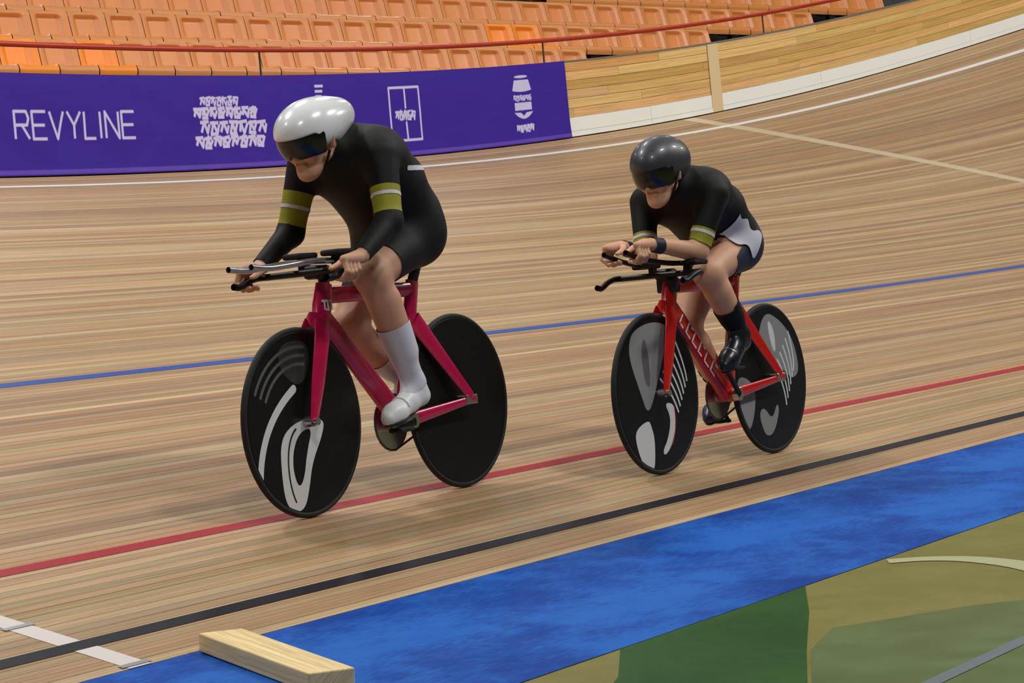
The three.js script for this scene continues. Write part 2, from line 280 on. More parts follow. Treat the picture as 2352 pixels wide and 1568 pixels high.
// one moulded seat: local x along the row, z towards the track, y = 0 at the front lip's top
function seatParts() {
  const P = [[0.0, -0.105], [0.012, -0.06], [0.006, -0.02], [-0.02, -0.002], [-0.09, -0.012], [-0.2, -0.03], [-0.3, -0.035]];
  const bk = (t) => [lerp(-0.335, -0.425, t) - 0.02 * sstep(0.92, 1, t), lerp(-0.03, 0.325, t)];
  const sheet = (rows, cols, at, th) => {
    const pos = [], idx = [], N = (rows + 1) * (cols + 1);
    for (const off of [0, 1]) for (let i = 0; i <= rows; i++) for (let k = 0; k <= cols; k++) { const q = at(i / rows, k / cols * 2 - 1); pos.push(q[0], q[1] - off * th[1], q[2] - off * th[2]); }
    const w = cols + 1;
    for (let i = 0; i < rows; i++) for (let k = 0; k < cols; k++) { const a = i * w + k, b = a + 1, c = a + w, d = c + 1; idx.push(a, b, c, b, d, c, a + N, c + N, b + N, b + N, c + N, d + N); }
    for (let i = 0; i < rows; i++) for (const k of [0, cols]) { const a = i * w + k, c = a + w; idx.push(a, c, a + N, c, c + N, a + N); }
    for (const i of [0, rows]) for (let k = 0; k < cols; k++) { const a = i * w + k, b = a + 1; idx.push(a, a + N, b, b, a + N, b + N); }
    return geoFrom(pos, idx);
  };
  const pan = sheet(6, 8, (t, s) => { const p = P[Math.round(t * 6)]; return [s * 0.243, p[1] + 0.03 * Math.pow(Math.abs(s), 4) * sstep(0.3, 0.7, t), p[0]]; }, [0, 0.011, 0.003]);
  // back: a broad rim round a panel set back from it
  const rim = (t, s) => { const inS = 1 - sstep(0.56, 0.68, Math.abs(s)), inT = sstep(0.12, 0.2, t) * (1 - sstep(0.80, 0.86, t)); return 0.045 * inS * inT; };
  const back = sheet(16, 18, (t, s) => { const p = bk(t); return [s * 0.243, p[1], p[0] + 0.03 * Math.pow(Math.abs(s), 3) - rim(t, s) + 0.02]; }, [0, 0.002, 0.012]);
  const leg = mergeGeometries([box(0.05, 0.30, 0.05, 0, -0.25, -0.2, 0.004), box(0.3, 0.03, 0.22, 0, -0.075, -0.2, 0.004), box(0.16, 0.012, 0.16, 0, -0.394, -0.2, 0.003)]);
  return { pan, back, leg };
}
const seatM = phy({ color: rgb(216, 138, 74), roughness: 0.38 }), seatBright = phy({ color: rgb(242, 140, 34), roughness: 0.38 }), seatLegM = std({ color: rgb(40, 40, 42), roughness: 0.6 });
const ORD = ['first', 'second', 'third', 'fourth', 'fifth', 'sixth', 'seventh', 'eighth', 'ninth', 'tenth', 'eleventh', 'twelfth', 'thirteenth', 'fourteenth', 'fifteenth', 'sixteenth', 'seventeenth', 'eighteenth', 'nineteenth', 'twentieth', 'twenty-first', 'twenty-second', 'twenty-third', 'twenty-fourth', 'twenty-fifth', 'twenty-sixth', 'twenty-seventh', 'twenty-eighth', 'twenty-ninth', 'thirtieth', 'thirty-first', 'thirty-second', 'thirty-third', 'thirty-fourth', 'thirty-fifth', 'thirty-sixth', 'thirty-seventh', 'thirty-eighth', 'thirty-ninth', 'fortieth'];
const SEAT_PITCH = 0.5, SEAT_PHASE = 0.22;
{
  const sp = seatParts(); let proto = null;
  const rowName = ['lowest', 'second', 'third', 'fourth'], span = [[14.1, 23.7], [14.6, 27.2], [15.2, 30.6], [25.1, 33.4]], bright = { 0: [1, 3], 1: [0, 16, 17], 2: [], 3: [] };
  span.forEach(([a, b], k) => {
    let i = 0;
    for (let al = Math.ceil((a - SEAT_PHASE) / SEAT_PITCH) * SEAT_PITCH + SEAT_PHASE; al < b; al += SEAT_PITCH, i++) {
      const isB = bright[k].includes(i), label = (isB ? 'bright orange' : 'orange') + ` plastic seat, ${rowName[k]} row up, ${ORD[i]} from the ${k === 3 ? 'left end in view' : "photo's left edge"}`;
      let o;
      if (!proto) { o = proto = thing('stadium_seat', label, 'seat'); mesh('seat_pan', sp.pan, seatM, o); mesh('backrest', sp.back, seatM, o); mesh('bracket', sp.leg, seatLegM, o); }
      else { o = proto.clone(); o.name = numbered('stadium_seat'); scene.add(o); }
      o.children.forEach((c) => { if (c.name !== 'bracket') c.material = isB ? seatBright : seatM; });
      o.userData = { label, category: 'seat', group: `orange stand seats, ${rowName[k]} row` };
      o.position.copy(standAt(al, ROW_D + ROW_STEP * k, LIP[k])); o.rotation.y = standTurn;
    }
  });
}

// ---------------------------------------------------------------- wooden beam across the apron
{
  const wood = std({ map: grainTex, color: rgb(244, 218, 158), roughness: 0.6 }), g = new RoundedBoxGeometry(0.68, 0.052, 0.132, 2, 0.005);
  const p = g.attributes.position, u = []; for (let i = 0; i < p.count; i++) u.push(p.getX(i) / 2, (p.getZ(i) + p.getY(i)) / 0.5); g.setAttribute('uv', new THREE.Float32BufferAttribute(u, 2));
  const m = tag(mesh('wooden_beam', g, wood), 'pale yellow timber beam lying across the blue apron', 'beam');
  const P = (a, b) => V3(...flatPoint(a, b, -b * BAND_DROP / BAND)), x = P(-2.12, 0.85).sub(P(-1.866, 0.35)).normalize(), n = new THREE.Vector3().crossVectors(P(-2, 0.9).sub(P(-2, 0)), P(-1, 0.5).sub(P(-2, 0.5))).normalize(); if (n.y < 0) n.negate();
  const z = new THREE.Vector3().crossVectors(x, n).normalize();
  m.quaternion.setFromRotationMatrix(new THREE.Matrix4().makeBasis(x, n, z)); m.position.copy(P(-1.866, 0.345).addScaledVector(n, 0.0275));
}

// ---------------------------------------------------------------- ceiling lamps
{
  const glow = new THREE.MeshStandardMaterial({ color: 0xffffff, emissive: 0xffffff, emissiveIntensity: 3 }), hm = std({ color: rgb(60, 62, 66), roughness: 0.5 });
  const nm = ['over the bend entry', 'over the infield', 'over the stand']; let n = 0;
  for (const [al, out, power, tilt] of LAMPS) {
    const p = hallAt(al, out, 13), w = 2.6, d = 1.2;
    const o = thing('ceiling_lamp', 'long white floodlight panel hanging high ' + (out > 10 ? 'over the stand' : out > 0 ? 'over the track boards' : 'over the infield') + ', ' + ORD[n++] + ' lamp of the hall', 'lamp', 'hall floodlights');
    o.position.copy(p); o.rotation.y = hallTurn;
    const parts = [mesh('housing', box(w + 0.1, 0.14, d + 0.1, 0, 0.085, 0, 0.02), hm, o), mesh('diffuser', new THREE.BoxGeometry(w, 0.012, d), glow, o)]; parts.forEach((m) => { m.rotation.x = tilt; });
    for (const sd of [-1, 1]) mesh('rod', new THREE.CylinderGeometry(0.015, 0.015, 3.95, 6).translate(sd * w * 0.35, 2.07, 0), hm, o);
    const q = new THREE.Quaternion().setFromAxisAngle(V3(0, 1, 0), hallTurn).multiply(new THREE.Quaternion().setFromAxisAngle(V3(1, 0, 0), tilt));
    const L = new THREE.RectAreaLight(0xfbfbfa, LAMP_NITS * power, w, d); L.name = 'lamp_light'; scene.add(L);
    L.position.copy(p).addScaledVector(V3(0, -1, 0).applyQuaternion(q), 0.03); L.quaternion.copy(q).multiply(new THREE.Quaternion().setFromAxisAngle(V3(1, 0, 0), -Math.PI / 2));
  }
}

// ---------------------------------------------------------------- implicit surfaces for bodies
const smin = (a, b, k) => { const h = Math.max(k - Math.abs(a - b), 0) / k; return Math.min(a, b) - h * h * k * 0.25; };
const smax = (a, b, k) => -smin(-a, -b, k);
function cone(p, a, b, ra, rb) {
  const bx = b[0] - a[0], by = b[1] - a[1], bz = b[2] - a[2], x = p[0] - a[0], y = p[1] - a[1], z = p[2] - a[2];
  const t = clamp((x * bx + y * by + z * bz) / (bx * bx + by * by + bz * bz + 1e-12), 0, 1), dx = x - t * bx, dy = y - t * by, dz = z - t * bz;
  cone.t = t; return Math.sqrt(dx * dx + dy * dy + dz * dz) - (ra + (rb - ra) * t);
}
const ball = (p, c, r) => Math.hypot(p[0] - c[0], p[1] - c[1], p[2] - c[2]) - r;
function ellipsoid(p, c, r) { const x = (p[0] - c[0]) / r[0], y = (p[1] - c[1]) / r[1], z = (p[2] - c[2]) / r[2], k0 = Math.hypot(x, y, z), k1 = Math.hypot(x / r[0], y / r[1], z / r[2]); return k1 < 1e-9 ? -Math.min(...r) : k0 * (k0 - 1) / k1; }
function net(sdf, lo, hi, cell) {
  const n = [0, 1, 2].map((i) => Math.ceil((hi[i] - lo[i]) / cell) + 1), [nx, ny, nz] = n, f = new Float32Array(nx * ny * nz), p = [0, 0, 0];
  for (let k = 0, q = 0; k < nz; k++) for (let j = 0; j < ny; j++) for (let i = 0; i < nx; i++, q++) { p[0] = lo[0] + i * cell; p[1] = lo[1] + j * cell; p[2] = lo[2] + k * cell; f[q] = sdf(p); }
  const vid = new Int32Array(nx * ny * nz).fill(-1), pos = [], idx = [], at = (i, j, k) => i + nx * (j + ny * k), cor = [[0, 0, 0], [1, 0, 0], [0, 1, 0], [1, 1, 0], [0, 0, 1], [1, 0, 1], [0, 1, 1], [1, 1, 1]], ed = [[0, 1], [2, 3], [4, 5], [6, 7], [0, 2], [1, 3], [4, 6], [5, 7], [0, 4], [1, 5], [2, 6], [3, 7]];
  for (let k = 0; k < nz - 1; k++) for (let j = 0; j < ny - 1; j++) for (let i = 0; i < nx - 1; i++) {
    const v = cor.map((c) => f[at(i + c[0], j + c[1], k + c[2])]); let m = 0; for (let c = 0; c < 8; c++) if (v[c] < 0) m |= 1 << c; if (m === 0 || m === 255) continue;
    let x = 0, y = 0, z = 0, c = 0; for (const [a, b] of ed) if ((v[a] < 0) !== (v[b] < 0)) { const t = v[a] / (v[a] - v[b]); x += lerp(cor[a][0], cor[b][0], t); y += lerp(cor[a][1], cor[b][1], t); z += lerp(cor[a][2], cor[b][2], t); c++; }
    vid[at(i, j, k)] = pos.length / 3; pos.push(lo[0] + (i + x / c) * cell, lo[1] + (j + y / c) * cell, lo[2] + (k + z / c) * cell);
  }
  const quad = (a, b, c, d, flip) => { if (a < 0 || b < 0 || c < 0 || d < 0) return; if (flip) idx.push(a, d, c, a, c, b); else idx.push(a, b, c, a, c, d); };
  for (let k = 1; k < nz - 1; k++) for (let j = 1; j < ny - 1; j++) for (let i = 1; i < nx - 1; i++) {
    const s = f[at(i, j, k)] < 0;
    if (s !== f[at(i + 1, j, k)] < 0) quad(vid[at(i, j - 1, k - 1)], vid[at(i, j, k - 1)], vid[at(i, j, k)], vid[at(i, j - 1, k)], !s);
    if (s !== f[at(i, j + 1, k)] < 0) quad(vid[at(i - 1, j, k - 1)], vid[at(i - 1, j, k)], vid[at(i, j, k)], vid[at(i, j, k - 1)], !s);
    if (s !== f[at(i, j, k + 1)] < 0) quad(vid[at(i - 1, j - 1, k)], vid[at(i, j - 1, k)], vid[at(i, j, k)], vid[at(i - 1, j, k)], !s);
  }
  const nor = [], e = cell * 0.5;
  for (let i = 0; i < pos.length; i += 3) { const q = [pos[i], pos[i + 1], pos[i + 2]], g = [0, 1, 2].map((a) => { const u = q.slice(), w = q.slice(); u[a] += e; w[a] -= e; return sdf(u) - sdf(w); }), l = Math.hypot(...g) || 1; nor.push(g[0] / l, g[1] / l, g[2] / l); }
  return { pos, nor, idx };
}
function netGeo(m) { const g = new THREE.BufferGeometry(); g.setAttribute('position', new THREE.Float32BufferAttribute(m.pos, 3)); g.setAttribute('normal', new THREE.Float32BufferAttribute(m.nor, 3)); g.setIndex(m.idx); return g; }
// the part of a surface where cover(vertex) > 0, set off along the normals: a garment with clean hems
function garment(m, cover, off) {
  const n = m.pos.length / 3, g = new Float32Array(n); for (let i = 0; i < n; i++) g[i] = cover([m.pos[3 * i], m.pos[3 * i + 1], m.pos[3 * i + 2]], i, [m.nor[3 * i], m.nor[3 * i + 1], m.nor[3 * i + 2]]);
  const pos = [], nor = [], idx = [], seen = new Map();
  const vert = (key, p, q) => { if (seen.has(key)) return seen.get(key); const l = Math.hypot(...q) || 1; seen.set(key, pos.length / 3); pos.push(p[0] + q[0] / l * off, p[1] + q[1] / l * off, p[2] + q[2] / l * off); nor.push(q[0] / l, q[1] / l, q[2] / l); return pos.length / 3 - 1; };
  const P = (i) => [m.pos[3 * i], m.pos[3 * i + 1], m.pos[3 * i + 2]], N = (i) => [m.nor[3 * i], m.nor[3 * i + 1], m.nor[3 * i + 2]];
  for (let t = 0; t < m.idx.length; t += 3) {
    const tri = [m.idx[t], m.idx[t + 1], m.idx[t + 2]], out = [];
    for (let e = 0; e < 3; e++) { const a = tri[e], b = tri[(e + 1) % 3]; if (g[a] > 0) out.push(vert(String(a), P(a), N(a))); if ((g[a] > 0) !== (g[b] > 0)) { const s = g[a] / (g[a] - g[b]), pa = P(a), pb = P(b), na = N(a), nb = N(b); out.push(vert(Math.min(a, b) + '_' + Math.max(a, b), [0, 1, 2].map((q) => lerp(pa[q], pb[q], s)), [0, 1, 2].map((q) => lerp(na[q], nb[q], s)))); } }
    for (let k = 1; k + 1 < out.length; k++) idx.push(out[0], out[k], out[k + 1]);
  }
  return netGeo({ pos, nor, idx });
}

// hand closed round a bar that runs along x through B; side -1 left, 1 right
function handSdf(B, side, wrist) {
  const at = (x, deg, r) => [B[0] + x, B[1] + r * Math.cos(deg * Math.PI / 180), B[2] + side * r * Math.sin(deg * Math.PI / 180)], seg = [];
  const fl = [0.98, 1.06, 1, 0.84];
  for (let j = 0; j < 4; j++) {
    const x = 0.034 - j * 0.0215, k = fl[j], a = at(x - 0.004, 32, 0.043), b = at(x + 0.003, 32 + 70 * k, 0.04), c = at(x + 0.002, 32 + 132 * k, 0.0345), d = at(x, 32 + 185 * k, 0.032);
    seg.push([a, b, 0.0108, 0.0098], [b, c, 0.0098, 0.0088], [c, d, 0.0086, 0.0074], [wrist, a, 0.02, 0.0125], [at(-0.05 - 0.004 * j, 40 - 12 * j, 0.045), a, 0.015, 0.0125]);
  }
  const t0 = at(-0.055, -12, 0.043), t1 = at(-0.02, -48, 0.040), t2 = at(0.014, -66, 0.0355), t3 = at(0.036, -74, 0.0335);
  seg.push([wrist, t0, 0.02, 0.016], [t0, t1, 0.0155, 0.012], [t1, t2, 0.0115, 0.01], [t2, t3, 0.0098, 0.0085]);
  return (p) => { let palm = 1, d = 1; for (let i = 0; i < 20; i++) { const s = seg[i], v = cone(p, s[0], s[1], s[2], s[3]); if (i % 5 > 2) palm = smin(palm, v, 0.012); } for (let j = 0; j < 4; j++) { let f = 1; for (let i = 0; i < 3; i++) { const s = seg[j * 5 + i]; f = smin(f, cone(p, s[0], s[1], s[2], s[3]), 0.004); } d = Math.min(d, f); } for (let i = 20; i < 24; i++) { const s = seg[i]; palm = i === 20 ? smin(palm, cone(p, s[0], s[1], s[2], s[3]), 0.014) : palm; } let th = 1; for (let i = 21; i < 24; i++) { const s = seg[i]; th = smin(th, cone(p, s[0], s[1], s[2], s[3]), 0.005); } return smin(smin(palm, d, 0.005), th, 0.008); };
}
const skin1 = phy({ color: rgb(206, 154, 124), roughness: 0.55 }), skin2 = phy({ color: rgb(214, 162, 128), roughness: 0.55 });
const blackCloth = phy({ color: rgb(13, 13, 14), roughness: 0.65, specularIntensity: 0.6, sheen: 0.1, sheenRoughness: 0.5, sheenColor: rgb(90, 90, 95) }), navyCloth = phy({ color: rgb(24, 30, 52), roughness: 0.6 }), limeCloth = phy({ color: rgb(150, 148, 20), roughness: 0.65 }), whiteCloth = phy({ color: rgb(212, 212, 222), roughness: 0.6 }), whiteGloss = phy({ color: rgb(232, 234, 236), roughness: 0.28, clearcoat: 0.5, clearcoatRoughness: 0.15 }), blackGloss = phy({ color: rgb(13, 14, 17), roughness: 0.28, clearcoat: 0.2, clearcoatRoughness: 0.3 }), charcoalGloss = phy({ color: rgb(58, 58, 66), roughness: 0.4, clearcoat: 0.15 });
const shoeWhite = phy({ color: rgb(222, 226, 224), roughness: 0.4 }), shoeBlack = phy({ color: rgb(24, 26, 34), roughness: 0.3 }), shoeNavy = phy({ color: rgb(22, 32, 66), roughness: 0.35 }), soleM = std({ color: rgb(20, 20, 22), roughness: 0.6 });

function makeRider(def) {
  const o = thing('person', def.label, 'person'); o.quaternion.copy(def.q); o.position.copy(def.p);
  const B = def.bones;   // [name, a, b, ra, rb]
  const torso = B.filter((b) => b[5] === 't'), legs = B.filter((b) => b[5] === 'l'), arms = B.filter((b) => b[5] === 'a');
  const part = (p, list, k) => { let d = 9; for (const b of list) d = smin(d, cone(p, b[1], b[2], b[3], b[4]), k); return d; };
  const sdf = (p) => { const t = part(p, torso, 0.06); return Math.min(smin(t, part(p, legs, 0.028), 0.05), smin(t, part(p, arms, 0.024), 0.035)); };
  const lo = [9, 9, 9], hi = [-9, -9, -9]; for (const b of B) for (const e of [1, 2]) for (let i = 0; i < 3; i++) { lo[i] = Math.min(lo[i], b[e][i] - 0.17); hi[i] = Math.max(hi[i], b[e][i] + 0.17); }
  const m = net(sdf, lo, hi, 0.0115);
  // head in its own frame
  const H = def.head, ca = Math.cos(H.tilt), sa = Math.sin(H.tilt), cy = Math.cos(H.turn || 0), sy = Math.sin(H.turn || 0);
  // (a forward, b up, c right) -> bike frame
  const fw = [cy * ca, -sa, sy * ca], up = [cy * sa, ca, sy * sa], rt = [-sy, 0, cy];
  const toB = (q) => [0, 1, 2].map((i) => H.c[i] + fw[i] * q[0] + up[i] * q[1] + rt[i] * q[2]);
  const headSdf = (p) => {
    let d = cone(p, [-0.035, 0.018, 0], [0.03, 0.02, 0], 0.086, 0.082);
    d = smin(d, cone(p, [0.045, -0.02, 0], [0.052, -0.095, 0], 0.056, 0.042), 0.03);
    for (const s of [-1, 1]) { d = smin(d, cone(p, [0.005, -0.065, s * 0.047], [0.07, -0.112, s * 0.016], 0.026, 0.022), 0.025); d = smin(d, ball(p, [0.072, -0.042, s * 0.038], 0.024), 0.022); }
    d = smin(d, ball(p, [0.084, -0.116, 0], 0.018), 0.02);
    d = smin(d, cone(p, [0.086, 0.012, -0.032], [0.086, 0.012, 0.032], 0.014, 0.014), 0.018);
    d = smin(d, cone(p, [0.096, -0.008, 0], [0.114, -0.046, 0], 0.0085, 0.0125), 0.012);
    for (const s of [-1, 1]) { d = smin(d, ball(p, [0.104, -0.05, s * 0.011], 0.008), 0.008); d = smax(d, -ball(p, [0.108, -0.008, s * 0.031], 0.017), 0.012); d = smin(d, cone(p, [-0.002, -0.002, s * 0.088], [-0.006, -0.04, s * 0.083], 0.014, 0.010), 0.006); }
    d = smin(d, cone(p, [0.095, -0.077, -0.016], [0.095, -0.077, 0.016], 0.0085, 0.0085), 0.008); d = smin(d, cone(p, [0.093, -0.089, -0.013], [0.093, -0.089, 0.013], 0.008, 0.008), 0.006);
    d = smax(d, -cone(p, [0.106, -0.0832, -0.02], [0.106, -0.0832, 0.02], 0.0028, 0.0028), 0.004);
    d = smin(d, cone(p, [-0.03, -0.04, 0], [-0.12, -0.095, 0], 0.058, 0.056), 0.03);
    return d;
  };
  const hm = net(headSdf, [-0.17, -0.24, -0.125], [0.145, 0.125, 0.125], 0.0055);
  const place = (mm) => { const g = { pos: [], nor: [], idx: mm.idx }; for (let i = 0; i < mm.pos.length; i += 3) { g.pos.push(...toB([mm.pos[i], mm.pos[i + 1], mm.pos[i + 2]])); g.nor.push(...[0, 1, 2].map((q) => fw[q] * mm.nor[i] + up[q] * mm.nor[i + 1] + rt[q] * mm.nor[i + 2])); } return g; };
  const parts = [netGeo(m), netGeo(place(hm))];
  for (const h of def.hands) { const s = handSdf(h.B, h.side, h.wrist), l = [0, 1, 2].map((i) => Math.min(h.B[i], h.wrist[i]) - 0.075), g = [0, 1, 2].map((i) => Math.max(h.B[i], h.wrist[i]) + 0.075); parts.push(netGeo(net(s, l, g, 0.004))); }
  mesh('body', mergeGeometries(parts), def.skin, o);
  // garments by bone
  const near = (p) => { let bd = 9, bn = null, bt = 0; for (const b of B) { const d = cone(p, b[1], b[2], b[3], b[4]); if (d < bd) { bd = d; bn = b; bt = cone.t; } } return [bn, bt]; };
  for (const G of def.garments.flatMap((G) => (G.pair ? ['-1', '1'].map((sd) => ({ ...G, on: Object.fromEntries(Object.entries(G.on).filter(([k]) => k.endsWith('-1') === (sd === '-1'))) })) : [G]))) {
    const cover = (p, i, n) => { const [b, t] = near(p); const c = G.on[b[0]]; let v = !c ? -0.03 : c === true ? 0.03 : Math.min(t - c[0], c[1] - t) * Math.hypot(b[1][0] - b[2][0], b[1][1] - b[2][1], b[1][2] - b[2][2]); if (G.also) v = Math.min(v, G.also(p, n)); return clamp(v, -0.03, 0.03); };
    const g = mesh(G.name, garment(m, cover, G.off), G.mat, o); if (G.label) g.userData.label = G.label;
  }
  // helmet, visor, strap
  const hh = def.helmet, inner = (p) => ellipsoid(p, [-0.012, 0.016, 0], [0.126, 0.1, 0.094]);
  const outer = (p) => { let d = ellipsoid(p, [-0.004, 0.034, 0], hh.r); for (const e of hh.more) d = smin(d, ellipsoid(p, e[0], e[1]), 0.05); return d; };
  const shell = (p) => { const cut = (-0.072 + 0.10 * sstep(0.01, 0.09, p[0]) + 0.05 * sstep(-0.06, -0.2, p[0])) - p[1]; let d = smax(smax(outer(p), -inner(p), 0.004), cut, 0.01); if (hh.groove) for (const s of [-1, 1]) d = smax(d, -cone(p, [0.07, 0.075, s * 0.07], [-0.12, 0.06, s * 0.066], 0.008, 0.006), 0.006); return d; };
  mesh('helmet', netGeo(place(net(shell, [-0.32, -0.11, -0.14], [0.2, 0.18, 0.14], 0.0042))), hh.mat, o).userData.label = hh.label;
  const vis = (p) => { const d0 = ellipsoid(p, [-0.004, 0.014, 0], [hh.r[0] - 0.012, hh.r[1] + 0.02, hh.r[2] - 0.002]); return smax(smax(Math.abs(d0) - 0.0032, 0.045 - p[0], 0.004), Math.max(-0.052 + 0.02 * sstep(0.1, 0.14, p[0]) * (1 - sstep(0, 0.03, Math.abs(p[2]))) - p[1], p[1] - 0.034), 0.004); };
  mesh('visor', netGeo(place(net(vis, [0.02, -0.08, -0.13], [0.19, 0.06, 0.13], 0.004))), blackGloss, o).userData.label = 'dark glossy helmet visor';
  for (const s of [-1, 1]) { const e = mesh('eye', new THREE.SphereGeometry(0.0115, 12, 8), std({ color: rgb(70, 55, 48), roughness: 0.2 }), o); e.position.set(...toB([0.089, -0.008, s * 0.031])); }
  const strapPts = [[0.02, -0.05, 0.083], [0.035, -0.1, 0.055], [0.05, -0.138, 0], [0.035, -0.1, -0.055], [0.02, -0.05, -0.083]].map((q) => V3(...toB(q)));
  mesh('chin_strap', new THREE.TubeGeometry(new THREE.CatmullRomCurve3(strapPts), 24, 0.005, 6), blackCloth, o);
  // shoes
  for (const f of def.feet) {
    const dx = f.toe[0] - f.heel[0], dy = f.toe[1] - f.heel[1], L = Math.hypot(dx, dy), ux = dx / L, uy = dy / L, vx = -uy, vy = ux;
    const loc = (p) => [(p[0] - f.heel[0]) * ux + (p[1] - f.heel[1]) * uy, (p[0] - f.heel[0]) * vx + (p[1] - f.heel[1]) * vy, p[2] - f.heel[2]];
    const up0 = (q) => { let d = cone(q, [0.034, 0.03, 0], [0.12, 0.028, 0], 0.034, 0.032); d = smin(d, cone(q, [0.12, 0.026, 0], [L - 0.075, 0.018, 0.004], 0.034, 0.04), 0.03); d = smin(d, cone(q, [L - 0.085, 0.016, -0.006], [L - 0.035, 0.012, -0.004], 0.036, 0.028), 0.03); d = smin(d, cone(q, [0.05, 0.04, 0], [0.055, 0.105, 0], 0.036, 0.04), 0.03); d = smin(d, cone(q, [0.06, 0.07, 0], [0.15, 0.03, 0], 0.034, 0.03), 0.03); return d; };
    const shoe = (p) => { const q = loc(p); return smax(up0(q), -0.006 - q[1], 0.006); }, sole = (p) => { const q = loc(p); return smax(up0(q) - 0.003, Math.abs(q[1] + 0.012) - 0.007, 0.004); };
    const l = [Math.min(f.heel[0], f.toe[0]) - 0.08, Math.min(f.heel[1], f.toe[1]) - 0.09, f.heel[2] - 0.07], h = [Math.max(f.heel[0], f.toe[0]) + 0.09, Math.max(f.heel[1], f.toe[1]) + 0.16, f.heel[2] + 0.07];
    const s = mesh('shoe', netGeo(net(shoe, l, h, 0.0055)), f.mat, o); s.userData.label = f.label;
    mesh('sole', netGeo(net(sole, l, h, 0.0055)), soleM, s);
    if (f.strap) for (const a of [0.13, 0.17]) { const pts = range(-80, 80, 20).map((dg) => { const an = dg * Math.PI / 180, r = 0.041, q = [a, 0.024 + r * Math.cos(an), r * Math.sin(an)]; return V3(f.heel[0] + q[0] * ux + q[1] * vx, f.heel[1] + q[0] * uy + q[1] * vy, f.heel[2] + q[2]); }); mesh('shoe_strap', new THREE.TubeGeometry(new THREE.CatmullRomCurve3(pts), 16, 0.005, 6), f.strap, s); }
  }
  return o;
}

// ---------------------------------------------------------------- bikes (x forward, y up, z to the rider's right; origin under the rear axle)
function loft(stations, n = 18) {   // stations: [centre, forward size, width, direction in the xy plane of the forward axis]
  const pos = [], idx = [];
  stations.forEach(([c, d, w, a]) => { for (let k = 0; k < n; k++) { const th = k / n * 2 * Math.PI, e = Math.cos(th) * d / 2, s = Math.sin(th) * w / 2; pos.push(c[0] + e * Math.cos(a), c[1] + e * Math.sin(a), c[2] + s); } });
  const m = stations.length; for (let i = 0; i < m - 1; i++) for (let k = 0; k < n; k++) { const a = i * n + k, b = i * n + (k + 1) % n, c = a + n, d = b + n; idx.push(a, c, b, b, c, d); }
  for (const i of [0, m - 1]) { pos.push(...stations[i][0]); const q = pos.length / 3 - 1; for (let k = 0; k < n; k++) { const a = i * n + k, b = i * n + (k + 1) % n; i ? idx.push(q, a, b) : idx.push(q, b, a); } }
  return geoFrom(pos, idx);
}
function tubeLoft(a, b, d0, w0, d1, w1, m = 6) { const an = Math.atan2(b[1] - a[1], b[0] - a[0]) + Math.PI / 2, st = []; for (let i = 0; i <= m; i++) { const t = i / m; st.push([[lerp(a[0], b[0], t), lerp(a[1], b[1], t), lerp(a[2], b[2], t)], lerp(d0, d1, t), lerp(w0, w1, t), an]); } return loft(st); }
const pipe = (pts, r, n = 24) => new THREE.TubeGeometry(new THREE.CatmullRomCurve3(pts.map((p) => V3(...p))), n, r, 10);
function discFace(side, R, z0, z1) {
  const nr = 10, nt = 72, pos = [], uv = [], idx = [];
  for (let i = 0; i <= nr; i++) for (let k = 0; k <= nt; k++) { const r = R * i / nr, a = k / nt * 2 * Math.PI, x = r * Math.cos(a), y = r * Math.sin(a), t = i / nr; pos.push(x, y, side * lerp(z0, z1, t * t)); uv.push(x / (2 * R) + 0.5, y / (2 * R) + 0.5); }
  for (let i = 0; i < nr; i++) for (let k = 0; k < nt; k++) { const a = i * (nt + 1) + k, b = a + 1, c = a + nt + 1, d = c + 1; side > 0 ? idx.push(a, c, b, b, c, d) : idx.push(a, b, c, b, d, c); }
  return geoFrom(pos, idx, uv);
}
const carbonM = phy({ color: rgb(13, 13, 12), roughness: 0.42, specularIntensity: 0.5, clearcoat: 0.08, clearcoatRoughness: 0.3 }), tyreM = std({ color: rgb(18, 18, 18), roughness: 0.7 }), steelM = std({ color: rgb(190, 190, 192), roughness: 0.25, metalness: 0.9 }), padM = std({ color: rgb(20, 20, 22), roughness: 0.85 });
const DISC_R = 0.312;
function discPrint(draw) { return canvasTex(1024, 1024, (c, W) => { c.fillStyle = 'rgb(14,14,12)'; c.fillRect(0, 0, W, W); c.translate(W / 2, W / 2); c.scale(W / (2 * DISC_R), -W / (2 * DISC_R)); draw(c); }); }
function blob(c, pts, fill) { c.fillStyle = fill; c.beginPath(); const n = pts.length, mid = (i) => [(pts[i % n][0] + pts[(i + 1) % n][0]) / 2, (pts[i % n][1] + pts[(i + 1) % n][1]) / 2]; c.moveTo(...mid(n - 1)); for (let i = 0; i < n; i++) c.quadraticCurveTo(pts[i][0], pts[i][1], ...mid(i)); c.fill(); }
function addWheel(bike, x, name, printTex, bikeLabel) {
  const w = new THREE.Group(); w.name = name; w.position.set(x, 0.334, 0); bike.add(w);
  mesh('tyre', new THREE.TorusGeometry(0.3225, 0.0115, 12, 96), tyreM, w);
  const left = printTex ? phy({ map: printTex, roughness: 0.42, specularIntensity: 0.5, clearcoat: 0.08, clearcoatRoughness: 0.3 }) : carbonM;
  mesh('disc', mergeGeometries([discFace(1, DISC_R, 0.014, 0.010), new THREE.TorusGeometry(0.3115, 0.0098, 10, 96).deleteAttribute('uv') && discRim()]), carbonM, w);
  mesh('disc_face', discFace(-1, DISC_R, 0.014, 0.010), left, w).userData.label = printTex ? 'black disc face with pale swooping print' : 'plain black disc face';
  const hub = new THREE.CylinderGeometry(0.018, 0.018, 0.1, 16); hub.rotateX(Math.PI / 2); mesh('axle', hub, steelM, w);
}
function discRim() { const g = new THREE.TorusGeometry(0.3115, 0.0098, 10, 96); return g; }
